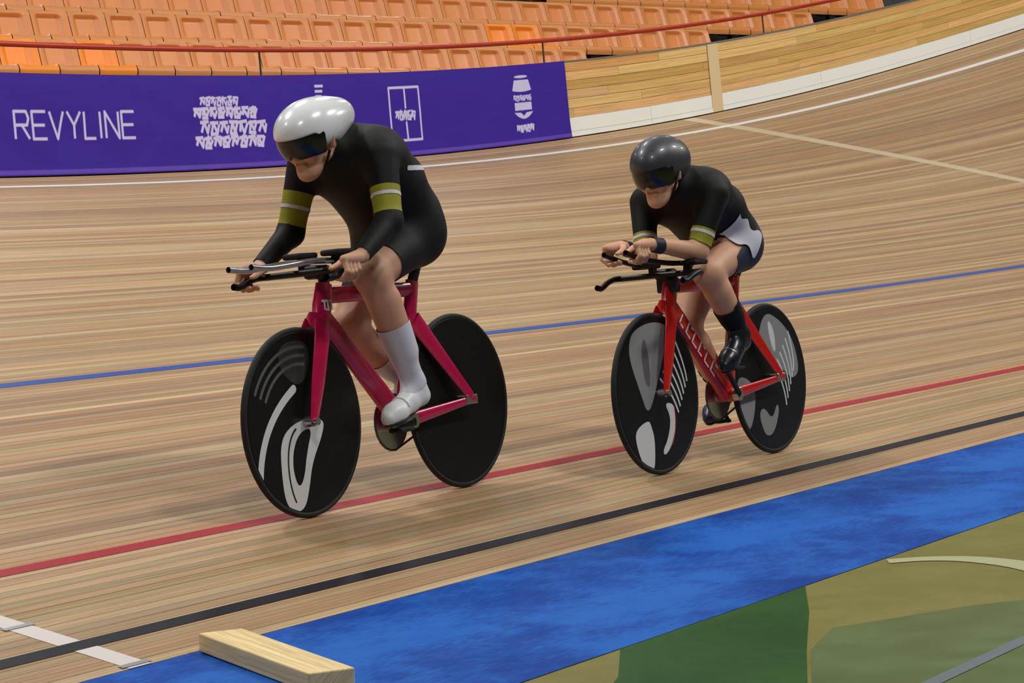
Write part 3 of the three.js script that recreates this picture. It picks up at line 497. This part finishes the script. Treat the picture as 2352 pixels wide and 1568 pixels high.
function makeBike(def) {
  const o = thing('track_bicycle', def.label, 'bicycle'); o.quaternion.copy(def.q); o.position.copy(def.p);
  const fm = def.paint;
  addWheel(o, 0, 'wheel', def.rearPrint); addWheel(o, 0.975, 'wheel', def.frontPrint);
  const BBp = [0.385, 0.285, 0], headT = [0.782, 0.80, 0], headB = [0.822, 0.665, 0];
  const fr = new THREE.Group(); fr.name = 'frame'; o.add(fr);
  mesh('top_tube', tubeLoft([headT[0] + 0.01, headT[1] - 0.03, 0], [0.235, 0.772, 0], 0.06, 0.036, 0.055, 0.032), fm, fr);
  mesh('down_tube', tubeLoft([headB[0] - 0.012, headB[1] + 0.035, 0], [BBp[0] + 0.01, BBp[1] + 0.01, 0], 0.085, 0.04, 0.095, 0.05), fm, fr);
  mesh('seat_tube', tubeLoft([0.232, 0.80, 0], [BBp[0] - 0.005, BBp[1], 0], 0.07, 0.034, 0.085, 0.042), fm, fr);
  mesh('head_tube', loft([[[headT[0] - 0.004, headT[1] + 0.012, 0], 0.075, 0.046, 0.2], [[0.80, 0.735, 0], 0.10, 0.046, 0.2], [[headB[0] - 0.002, headB[1] - 0.002, 0], 0.085, 0.048, 0.2]]), fm, fr);
  for (const s of [-1, 1]) {
    mesh('chain_stay', tubeLoft([BBp[0] - 0.02, BBp[1] + 0.004, s * 0.03], [-0.035, 0.336, s * 0.056], 0.052, 0.02, 0.026, 0.012), fm, fr);
    mesh('seat_stay', tubeLoft([0.262, 0.655, s * 0.014], [-0.008, 0.345, s * 0.056], 0.085, 0.018, 0.045, 0.012), fm, fr);
    mesh('dropout', box(0.075, 0.036, 0.008, -0.01, 0.334, s * 0.056, 0.003), steelM, fr);
  }
  const bb = new THREE.CylinderGeometry(0.029, 0.029, 0.075, 20); bb.rotateX(Math.PI / 2); bb.translate(...BBp); mesh('bottom_bracket', bb, fm, fr);
  const fk = new THREE.Group(); fk.name = 'fork'; o.add(fk);
  mesh('crown', loft([[[0.838, 0.66, 0], 0.07, 0.05, 0.2], [[0.845, 0.69, 0], 0.085, 0.056, 0.2], [[0.85, 0.712, 0], 0.05, 0.03, 0.2]]), fm, fk);
  for (const s of [-1, 1]) {
    mesh('blade', loft([[[0.842, 0.69, s * 0.022], 0.07, 0.02, 0.15], [[0.87, 0.62, s * 0.04], 0.085, 0.018, 0.2], [[0.925, 0.47, s * 0.047], 0.075, 0.015, 0.25], [[0.965, 0.36, s * 0.05], 0.05, 0.012, 0.3], [[0.975, 0.328, s * 0.05], 0.036, 0.011, 0.3]]), fm, fk);
  }
  for (const s of [-1, 1]) { const g = new THREE.CylinderGeometry(0.012, 0.014, 0.016, 12); g.rotateX(Math.PI / 2); g.translate(0.975, 0.334, s * 0.062); mesh('axle_nut', g, steelM, fk); }
  // cockpit
  const bar = new THREE.Group(); bar.name = 'cockpit'; o.add(bar);
  const by = def.barY;
  mesh('stem', loft([[[0.775, 0.815, 0], 0.04, 0.04, 0.2], [[0.78, by - 0.01, 0], 0.05, 0.045, 0.2], [[0.80, by + 0.006, 0], 0.06, 0.05, 0.2]]), carbonM, bar);
  const wing = []; for (let i = 0; i <= 12; i++) { const z = lerp(-0.19, 0.19, i / 12); wing.push([0.84 + 0.01 * Math.abs(z), by, z]); }
  const wgeo = pipe(wing, 0.012, 24); wgeo.scale(1, 1, 1); mesh('base_bar', mergeGeometries([wgeo, wgeo.clone().translate(0.018, 0, 0), box(0.09, 0.05, 0.07, 0.81, by, 0, 0.015).deleteAttribute('uv') && box(0.09, 0.05, 0.07, 0.81, by, 0, 0.015)].map((g) => g.index ? g.toNonIndexed() : g)), carbonM, bar);
  for (const s of [-1, 1]) {
    const drop = def.hornDrop;
    mesh('bullhorn', pipe([[0.85, by, s * 0.185], [0.885, by, s * 0.205], [0.94, by - drop * 0.35, s * 0.208], [1.0, by - drop, s * 0.206], [1.03, by - drop * 0.9, s * 0.206]], 0.0125, 20), def.hornMat || carbonM, bar);
    const e = def.ext; mesh('extension', pipe([[0.76, e.y0, s * e.z0], [0.9, e.y0 + 0.004, s * lerp(e.z0, e.z1, 0.5)], [e.x - 0.1, e.y1 - 0.006, s * e.z1], [e.x, e.y1 + e.kick, s * e.z1]], 0.011, 24), def.extMat || carbonM, bar);
    mesh('arm_pad', new RoundedBoxGeometry(0.11, 0.022, 0.085, 2, 0.01).translate(e.padX, e.padY, s * e.padZ), padM, bar);
    mesh('riser', box(0.03, Math.max(0.02, e.padY - by), 0.03, e.padX, (e.padY + by) / 2 - 0.005, s * e.z0, 0.006), carbonM, bar);
  }
  // seatpost and saddle
  mesh('seat_post', tubeLoft([0.185, def.saddleY - 0.03, 0], [0.245, 0.775, 0], 0.05, 0.026, 0.055, 0.028), carbonM, o);
  const sy = def.saddleY; mesh('saddle', loft([[[0.115, sy, 0], 0.03, 0.08, 1.57], [[0.13, sy + 0.004, 0], 0.05, 0.14, 1.57], [[0.18, sy, 0], 0.05, 0.13, 1.57], [[0.235, sy - 0.004, 0], 0.045, 0.07, 1.57], [[0.315, sy - 0.006, 0], 0.04, 0.045, 1.57], [[0.35, sy - 0.01, 0], 0.02, 0.03, 1.57]]), padM, o);
  // drivetrain
  const [cx, cyy] = def.crank; const cr = new THREE.Group(); cr.name = 'crankset'; o.add(cr);
  for (const s of [-1, 1]) {
    const e = [BBp[0] - s * cx, BBp[1] - s * cyy];
    mesh('crank_arm', tubeLoft([BBp[0], BBp[1], s * 0.062], [e[0], e[1], s * 0.072], 0.036, 0.014, 0.026, 0.012), carbonM, cr);
    mesh('pedal', mergeGeometries([box(0.085, 0.016, 0.06, e[0], e[1], s * 0.115, 0.005), box(0.014, 0.014, 0.06, e[0], e[1], s * 0.09, 0.004)]), padM, cr);
  }
  const sp = new THREE.CylinderGeometry(0.027, 0.027, 0.13, 16); sp.rotateX(Math.PI / 2); sp.translate(...BBp); mesh('spindle', sp, steelM, cr);
  const ring = new THREE.CylinderGeometry(0.102, 0.102, 0.004, 56); ring.rotateX(Math.PI / 2); ring.translate(BBp[0], BBp[1], 0.046); mesh('chainring', ring, steelM, cr);
  const cog = new THREE.CylinderGeometry(0.03, 0.03, 0.006, 28); cog.rotateX(Math.PI / 2); cog.translate(0, 0.334, 0.046); mesh('cog', cog, steelM, o);
  const ch = []; for (let i = 0; i <= 10; i++) { const a = Math.PI / 2 - 0.1 - Math.PI * i / 10; ch.push([BBp[0] + 0.104 * Math.cos(a), BBp[1] + 0.104 * Math.sin(a), 0.046]); } for (let i = 0; i <= 6; i++) { const a = -Math.PI / 2 - 0.1 - Math.PI * i / 6; ch.push([0.032 * Math.cos(a), 0.334 + 0.032 * Math.sin(a), 0.046]); } ch.push(ch[0]);
  const cc = new THREE.CurvePath(); for (let i = 0; i + 1 < ch.length; i++) cc.add(new THREE.LineCurve3(V3(...ch[i]), V3(...ch[i + 1]))); mesh('chain', new THREE.TubeGeometry(cc, 160, 0.0045, 6), std({ color: rgb(90, 88, 84), roughness: 0.4, metalness: 0.8 }), o);
  if (def.extra) def.extra(o, fr, fk);
  return o;
}
function poseOf(R, X, Y) { const x = V3(...X).normalize(), z = new THREE.Vector3().crossVectors(x, V3(...Y)).normalize(), y = new THREE.Vector3().crossVectors(z, x); return { p: V3(...R), q: new THREE.Quaternion().setFromRotationMatrix(new THREE.Matrix4().makeBasis(x, y, z)) }; }
const pose1 = poseOf([-0.2196, 0.1855, -9.3397], [-0.5423, 0.0028, 0.8402], [-0.0125, 0.9999, -0.0114]);
const pose2 = poseOf([1.1283, 0.1059, -10.8475], [-0.5682, 0.0099, 0.8228], [-0.0045, 0.9999, -0.0152]);

// white block marks along the left of a tube, proud of the paint
function blockMarks(parent, a, b, n, depth, zo, mat, name) {
  const dx = b[0] - a[0], dy = b[1] - a[1], L = Math.hypot(dx, dy), an = Math.atan2(dy, dx);
  for (let i = 0; i < n; i++) {
    const l = L / n * 0.7, t = (i + 0.5) / n, bars = [[-l / 2, 0, 0.008, depth * (0.8 + 0.2 * (i % 2))], [0, depth / 2 - 0.004, l * (i % 3 ? 1 : 0.6), 0.008]]; if (i % 2) bars.push([l / 4, -depth / 2 + 0.005, l / 2, 0.008]);
    const g = mergeGeometries(bars.map(([x, y, w, h]) => new THREE.BoxGeometry(w, h, 0.0012).translate(x, y, 0))); g.rotateZ(an); g.translate(a[0] + dx * t, a[1] + dy * t, zo); mesh(name, g, mat, parent);
  }
}
const markM = std({ color: rgb(226, 222, 222), roughness: 0.4 });
const GREY = 'rgb(140,140,138)', PALE = 'rgb(214,214,212)', MID = 'rgb(96,96,96)';
const print1 = discPrint((c) => {
  blob(c, [[-0.06, 0.28], [0.05, 0.29], [0.12, 0.26], [0.11, 0.18], [0.02, 0.12], [-0.05, 0.18]], 'rgb(58,58,56)');
  c.lineCap = 'round'; c.strokeStyle = MID; c.lineWidth = 0.012; for (const r of [0.285, 0.255, 0.225]) { c.beginPath(); c.arc(0.01, -0.02, r, 0.5, 1.7); c.stroke(); }
  c.strokeStyle = PALE; c.lineWidth = 0.03; c.beginPath(); c.moveTo(0.05, 0.12); c.bezierCurveTo(0.16, 0.06, 0.27, -0.04, 0.275, -0.22); c.stroke();
  blob(c, [[-0.11, 0.006], [-0.088, -0.054], [-0.019, -0.14], [0.01, -0.228], [0.04, -0.296], [0.095, -0.309], [0.15, -0.27], [0.158, -0.152], [0.15, -0.062], [0.106, -0.015], [0.02, 0.012]], PALE);
  blob(c, [[-0.035, -0.02], [0.009, -0.106], [0.035, -0.195], [0.07, -0.226], [0.095, -0.159], [0.082, -0.084], [0.036, -0.03]], 'rgb(14,14,12)');
  c.strokeStyle = 'rgb(30,30,29)'; c.lineWidth = 0.008; c.beginPath(); c.moveTo(0.06, -0.02); c.bezierCurveTo(0.13, -0.06, 0.13, -0.2, 0.09, -0.27); c.stroke();
});
const print2f = discPrint((c) => {
  blob(c, [[0.2, 0.2], [0.16, 0.265], [0.02, 0.298], [-0.1, 0.285], [-0.124, 0.25], [-0.05, 0.13], [0.001, 0.043], [0.092, -0.094], [0.142, 0.017], [0.192, 0.127]], GREY);
  blob(c, [[0.07, 0.25], [0.11, 0.18], [0.1, 0.05], [0.06, 0.02], [0.05, 0.14]], MID);
  blob(c, [[0.095, -0.1], [0.205, -0.138], [0.196, -0.209], [0.158, -0.284], [0.105, -0.312], [0.07, -0.308], [0.056, -0.186], [0.076, -0.13]], PALE);
  blob(c, [[-0.036, -0.04], [-0.085, -0.107], [-0.047, -0.195], [0.0, -0.236], [-0.015, -0.262], [-0.078, -0.22], [-0.124, -0.129], [-0.12, -0.05]], PALE);
  c.strokeStyle = 'rgb(176,40,30)'; c.lineWidth = 0.006; c.beginPath(); c.moveTo(-0.115, -0.06); c.quadraticCurveTo(-0.135, -0.14, -0.08, -0.22); c.stroke();
  c.strokeStyle = PALE; c.lineWidth = 0.011; for (let k = 0; k < 6; k++) { c.beginPath(); c.moveTo(-0.02 - 0.03 * k, 0.06 + 0.03 * k); c.quadraticCurveTo(-0.11 - 0.025 * k, 0.0 + 0.02 * k, -0.15 - 0.018 * k, -0.09 + 0.025 * k); c.stroke(); }
});
const print2r = discPrint((c) => {
  blob(c, [[0.02, 0.3], [-0.114, 0.26], [-0.23, 0.17], [-0.275, 0.02], [-0.2, -0.02], [-0.118, 0.027], [-0.004, 0.074], [0.11, 0.157]], GREY);
  blob(c, [[0.0, 0.27], [-0.02, 0.14], [-0.06, 0.1], [-0.06, 0.22]], PALE);
  blob(c, [[0.3, 0.04], [0.15, -0.02], [0.175, -0.146], [0.232, -0.225], [0.293, -0.19], [0.318, -0.08]], GREY);
  blob(c, [[-0.029, -0.11], [0.023, -0.187], [0.093, -0.12], [0.14, -0.149], [0.11, -0.228], [0.074, -0.256], [0.011, -0.242], [-0.05, -0.144]], GREY);
  c.strokeStyle = PALE; c.lineWidth = 0.011; for (let k = 0; k < 6; k++) { c.beginPath(); c.moveTo(-0.03 - 0.032 * k, 0.05 + 0.03 * k); c.quadraticCurveTo(-0.11 - 0.025 * k, -0.02 + 0.02 * k, -0.12 - 0.018 * k, -0.13 + 0.03 * k); c.stroke(); }
});
const crimson = phy({ color: rgb(188, 10, 74), roughness: 0.3, clearcoat: 0.7, clearcoatRoughness: 0.15 }), redPaint = phy({ color: rgb(204, 22, 24), roughness: 0.3, clearcoat: 0.7, clearcoatRoughness: 0.15 });
makeBike({
  ...pose1, label: 'crimson track bicycle with black disc wheels under the white-helmeted rider', paint: crimson, frontPrint: print1, rearPrint: null, barY: 0.855, hornDrop: 0.03, hornMat: carbonM, extMat: steelM, saddleY: 0.905, crank: [0.163, -0.022],
  ext: { x: 1.24, y0: 0.888, y1: 0.882, z0: 0.075, z1: 0.05, kick: 0.0, padX: 0.79, padY: 0.918, padZ: 0.085 },
  extra: (o, fr) => { blockMarks(fr, [0.775, 0.735, 0], [0.835, 0.735, 0], 3, 0.04, -0.0255, markM, 'head_mark'); },
});
makeBike({
  ...pose2, label: 'bright red track bicycle with grey-printed disc wheels under the dark-helmeted rider', paint: redPaint, frontPrint: print2f, rearPrint: print2r, barY: 0.82, hornDrop: 0.035, saddleY: 0.865, crank: [0.117, 0.117],
  ext: { x: 1.2, y0: 0.862, y1: 0.898, z0: 0.085, z1: 0.052, kick: 0.02, padX: 0.775, padY: 0.862, padZ: 0.115 },
  extra: (o, fr) => { blockMarks(fr, [0.765, 0.64, 0], [0.5, 0.385, 0], 6, 0.055, -0.0245, markM, 'tube_lettering'); mesh('number_plate', new RoundedBoxGeometry(0.05, 0.06, 0.09, 2, 0.008).translate(0.80, 0.775, 0), navyCloth, o); },
});

// ---------------------------------------------------------------- riders
const lr = (f) => [-1, 1].flatMap(f);
makeRider({
  ...pose1, label: 'rider in white helmet and black suit with white socks, gripping the low handlebar ends', skin: skin1,
  bones: [
    ['pelvis', [0.285, 0.985, -0.055], [0.285, 0.985, 0.055], 0.118, 0.118, 't'], ['low_back', [0.31, 1.06, -0.06], [0.31, 1.06, 0.06], 0.118, 0.118, 't'], ['mid_back', [0.40, 1.165, -0.07], [0.40, 1.165, 0.07], 0.122, 0.122, 't'], ['chest', [0.52, 1.248, -0.09], [0.52, 1.248, 0.09], 0.122, 0.122, 't'],
    ['spine', [0.27, 0.985, 0], [0.55, 1.255, 0], 0.12, 0.115, 't'], ['collar', [0.595, 1.27, -0.125], [0.595, 1.27, 0.125], 0.068, 0.068, 't'], ['neck', [0.585, 1.285, 0], [0.70, 1.305, 0], 0.07, 0.058, 't'],
    ...lr((s) => [['upper_arm' + s, [0.60, 1.252, s * 0.175], [0.655, 1.012, s * 0.222], 0.058, 0.044, 'a'], ['forearm' + s, [0.655, 1.012, s * 0.222], [0.845, 0.895, s * 0.228], 0.045, 0.028, 'a']]),
    ['thigh-1', [0.285, 0.96, -0.078], [0.645, 0.83, -0.112], 0.095, 0.064, 'l'], ['shin-1', [0.645, 0.83, -0.115], [0.445, 0.425, -0.115], 0.062, 0.037, 'l'], ['calf-1', [0.575, 0.735, -0.118], [0.49, 0.55, -0.116], 0.056, 0.046, 'l'], ['foot-1', [0.445, 0.425, -0.115], [0.53, 0.335, -0.115], 0.035, 0.03, 'l'],
    ['thigh1', [0.265, 0.955, 0.09], [0.50, 0.655, 0.115], 0.102, 0.064, 'l'], ['shin1', [0.50, 0.655, 0.115], [0.155, 0.435, 0.115], 0.06, 0.037, 'l'], ['calf1', [0.4, 0.58, 0.118], [0.24, 0.48, 0.116], 0.055, 0.045, 'l'], ['foot1', [0.155, 0.435, 0.115], [0.22, 0.36, 0.115], 0.035, 0.03, 'l'],
  ],
  head: { c: [0.775, 1.335, 0], tilt: 0.30, turn: -0.02 },
  hands: [-1, 1].map((s) => ({ B: [0.925, 0.848, s * 0.208], side: s, wrist: [0.842, 0.893, s * 0.228] })),
  garments: [
    { name: 'skinsuit', mat: blackCloth, off: 0.004, on: { pelvis: true, low_back: true, mid_back: true, chest: true, spine: true, collar: true, neck: true, 'upper_arm-1': [-1, 0.5], upper_arm1: [-1, 0.4], 'thigh-1': [-1, 0.72], thigh1: [-1, 0.72] }, also: (p) => (Math.abs(p[2]) < 0.1 && p[1] > 1.14 ? 1.315 - 0.83 * p[0] - 0.56 * p[1] : 0.03) },
    { name: 'sleeve_band', pair: true, mat: limeCloth, off: 0.0045, on: { 'upper_arm-1': [0.5, 0.9], upper_arm1: [0.4, 0.9] }, label: 'olive yellow sleeve end' },
    { name: 'arm_warmer', pair: true, mat: blackCloth, off: 0.004, on: { 'forearm-1': [-1, 0.97], forearm1: [-1, 0.97], 'upper_arm-1': [0.9, 2], upper_arm1: [0.9, 2] }, label: 'black forearm sleeve' },
    { name: 'white_stripe', pair: true, mat: whiteCloth, off: 0.0062, on: { 'upper_arm-1': [0.6, 0.655], upper_arm1: [0.6, 0.655] }, label: 'thin white line round the sleeve' },
    { name: 'hip_stripe', mat: whiteCloth, off: 0.0062, on: { mid_back: true, low_back: true, chest: true, spine: true }, also: (p) => Math.min(0.009 - Math.abs(p[1] - 1.205), 0.49 - p[0]), label: 'thin white line round the lower back' },
    { name: 'sock', pair: true, mat: whiteCloth, off: 0.005, on: { 'shin-1': [0.46, 2], 'calf-1': [0.46, 2], 'foot-1': true, shin1: [0.46, 2], calf1: [0.46, 2], foot1: true }, label: 'tall white sock' },
  ],
  helmet: { r: [0.158, 0.104, 0.108], more: [[[-0.12, 0.03, 0], [0.14, 0.078, 0.085]]], mat: whiteGloss, groove: false, label: 'white aero helmet' },
  feet: [{ heel: [0.37, 0.355, -0.115], toe: [0.655, 0.288, -0.115], mat: shoeWhite, label: 'white cycling shoe', strap: whiteGloss }, { heel: [0.065, 0.365, 0.115], toe: [0.335, 0.318, 0.115], mat: shoeWhite, label: 'white cycling shoe', strap: whiteGloss }],
});
makeRider({
  ...pose2, label: 'rider in charcoal helmet, bare forearms stretched along the aero bars', skin: skin2,
  bones: [
    ['pelvis', [0.30, 0.945, -0.05], [0.30, 0.945, 0.05], 0.112, 0.112, 't'], ['low_back', [0.345, 1.005, -0.05], [0.345, 1.005, 0.05], 0.106, 0.106, 't'], ['mid_back', [0.44, 1.085, -0.065], [0.44, 1.085, 0.065], 0.116, 0.116, 't'], ['chest', [0.575, 1.145, -0.085], [0.575, 1.145, 0.085], 0.115, 0.115, 't'],
    ['spine', [0.275, 0.94, 0], [0.6, 1.15, 0], 0.115, 0.11, 't'], ['collar', [0.645, 1.155, -0.125], [0.645, 1.155, 0.125], 0.066, 0.066, 't'], ['neck', [0.64, 1.18, 0], [0.735, 1.225, 0], 0.07, 0.057, 't'],
    ...lr((s) => [['upper_arm' + s, [0.655, 1.14, s * 0.175], [0.752, 0.905, s * 0.125], 0.055, 0.042, 'a'], ['forearm' + s, [0.752, 0.905, s * 0.125], [1.02, 0.945, s * 0.068], 0.044, 0.027, 'a']]),
    ['thigh-1', [0.30, 0.915, -0.075], [0.645, 0.815, -0.102], 0.09, 0.06, 'l'], ['shin-1', [0.645, 0.81, -0.105], [0.425, 0.545, -0.11], 0.06, 0.036, 'l'], ['calf-1', [0.57, 0.735, -0.108], [0.48, 0.625, -0.11], 0.055, 0.046, 'l'], ['foot-1', [0.425, 0.545, -0.11], [0.49, 0.465, -0.11], 0.035, 0.03, 'l'],
    ['thigh1', [0.27, 0.915, 0.085], [0.50, 0.6, 0.105], 0.1, 0.062, 'l'], ['shin1', [0.50, 0.6, 0.105], [0.235, 0.305, 0.11], 0.059, 0.036, 'l'], ['calf1', [0.42, 0.52, 0.108], [0.31, 0.395, 0.11], 0.054, 0.044, 'l'], ['foot1', [0.235, 0.305, 0.11], [0.29, 0.235, 0.11], 0.034, 0.03, 'l'],
  ],
  head: { c: [0.795, 1.255, 0], tilt: 0.26, turn: 0 },
  hands: [-1, 1].map((s) => ({ B: [1.115, 0.908, s * 0.052], side: s, wrist: [1.025, 0.945, s * 0.068] })),
  garments: [
    { name: 'skinsuit', mat: blackCloth, off: 0.004, on: { pelvis: true, low_back: true, mid_back: true, chest: true, spine: true, collar: true, neck: true, 'upper_arm-1': [-1, 0.62], upper_arm1: [-1, 0.62] }, also: (p) => Math.min((p[0] * 0.55 + p[1] * 0.835) - 1.0, Math.abs(p[2]) < 0.1 && p[1] > 1.06 ? 1.295 - 0.83 * p[0] - 0.56 * p[1] : 0.03) },
    { name: 'shorts', mat: navyCloth, off: 0.004, on: { pelvis: true, low_back: true, mid_back: true, spine: true, 'thigh-1': [-1, 0.55], thigh1: [-1, 0.6] }, also: (p) => 1.0 - (p[0] * 0.55 + p[1] * 0.835), label: 'navy shorts half of the suit' },
    { name: 'sleeve_band', pair: true, mat: limeCloth, off: 0.0045, on: { 'upper_arm-1': [0.62, 0.88], upper_arm1: [0.62, 0.88] }, label: 'lime yellow sleeve end' },
    { name: 'white_stripe', pair: true, mat: whiteCloth, off: 0.0062, on: { 'upper_arm-1': [0.66, 0.715], upper_arm1: [0.66, 0.715] }, label: 'thin white line round the sleeve' },
    { name: 'wrist_band', pair: true, mat: navyCloth, off: 0.004, on: { 'forearm-1': [0.8, 0.98], forearm1: [0.8, 0.98] }, label: 'dark wrist band' },
    { name: 'race_number', mat: whiteCloth, off: 0.0085, on: { pelvis: true, low_back: true, mid_back: true, spine: true, 'thigh-1': true }, also: (p, n) => { const a = (p[0] - 0.40) * 0.85 + (p[1] - 0.965) * 0.52, b = (p[1] - 0.965) * 0.85 - (p[0] - 0.40) * 0.52; return Math.min(0.1 - Math.abs(a), 0.05 + 0.012 * Math.sin(a * 60) - Math.abs(b), -0.03 - p[2]); }, label: 'crumpled white race number on the hip' },
    { name: 'sock', pair: true, mat: blackCloth, off: 0.005, on: { 'shin-1': [0.55, 2], 'calf-1': [0.5, 2], 'foot-1': true, shin1: [0.75, 2], calf1: [0.85, 2], foot1: true }, label: 'black sock' },
  ],
  helmet: { r: [0.15, 0.112, 0.106], more: [[[-0.08, 0.02, 0], [0.12, 0.09, 0.09]]], mat: charcoalGloss, groove: false, label: 'rounded charcoal helmet' },
  feet: [{ heel: [0.365, 0.497, -0.11], toe: [0.61, 0.39, -0.11], mat: shoeBlack, label: 'glossy black overshoe', strap: steelM }, { heel: [0.17, 0.255, 0.11], toe: [0.40, 0.165, 0.11], mat: shoeNavy, label: 'navy cycling shoe', strap: whiteGloss }],
});

scene.traverse((m) => { if (m.isMesh) { m.castShadow = true; m.receiveShadow = true; } });
renderer.render(scene, camera);
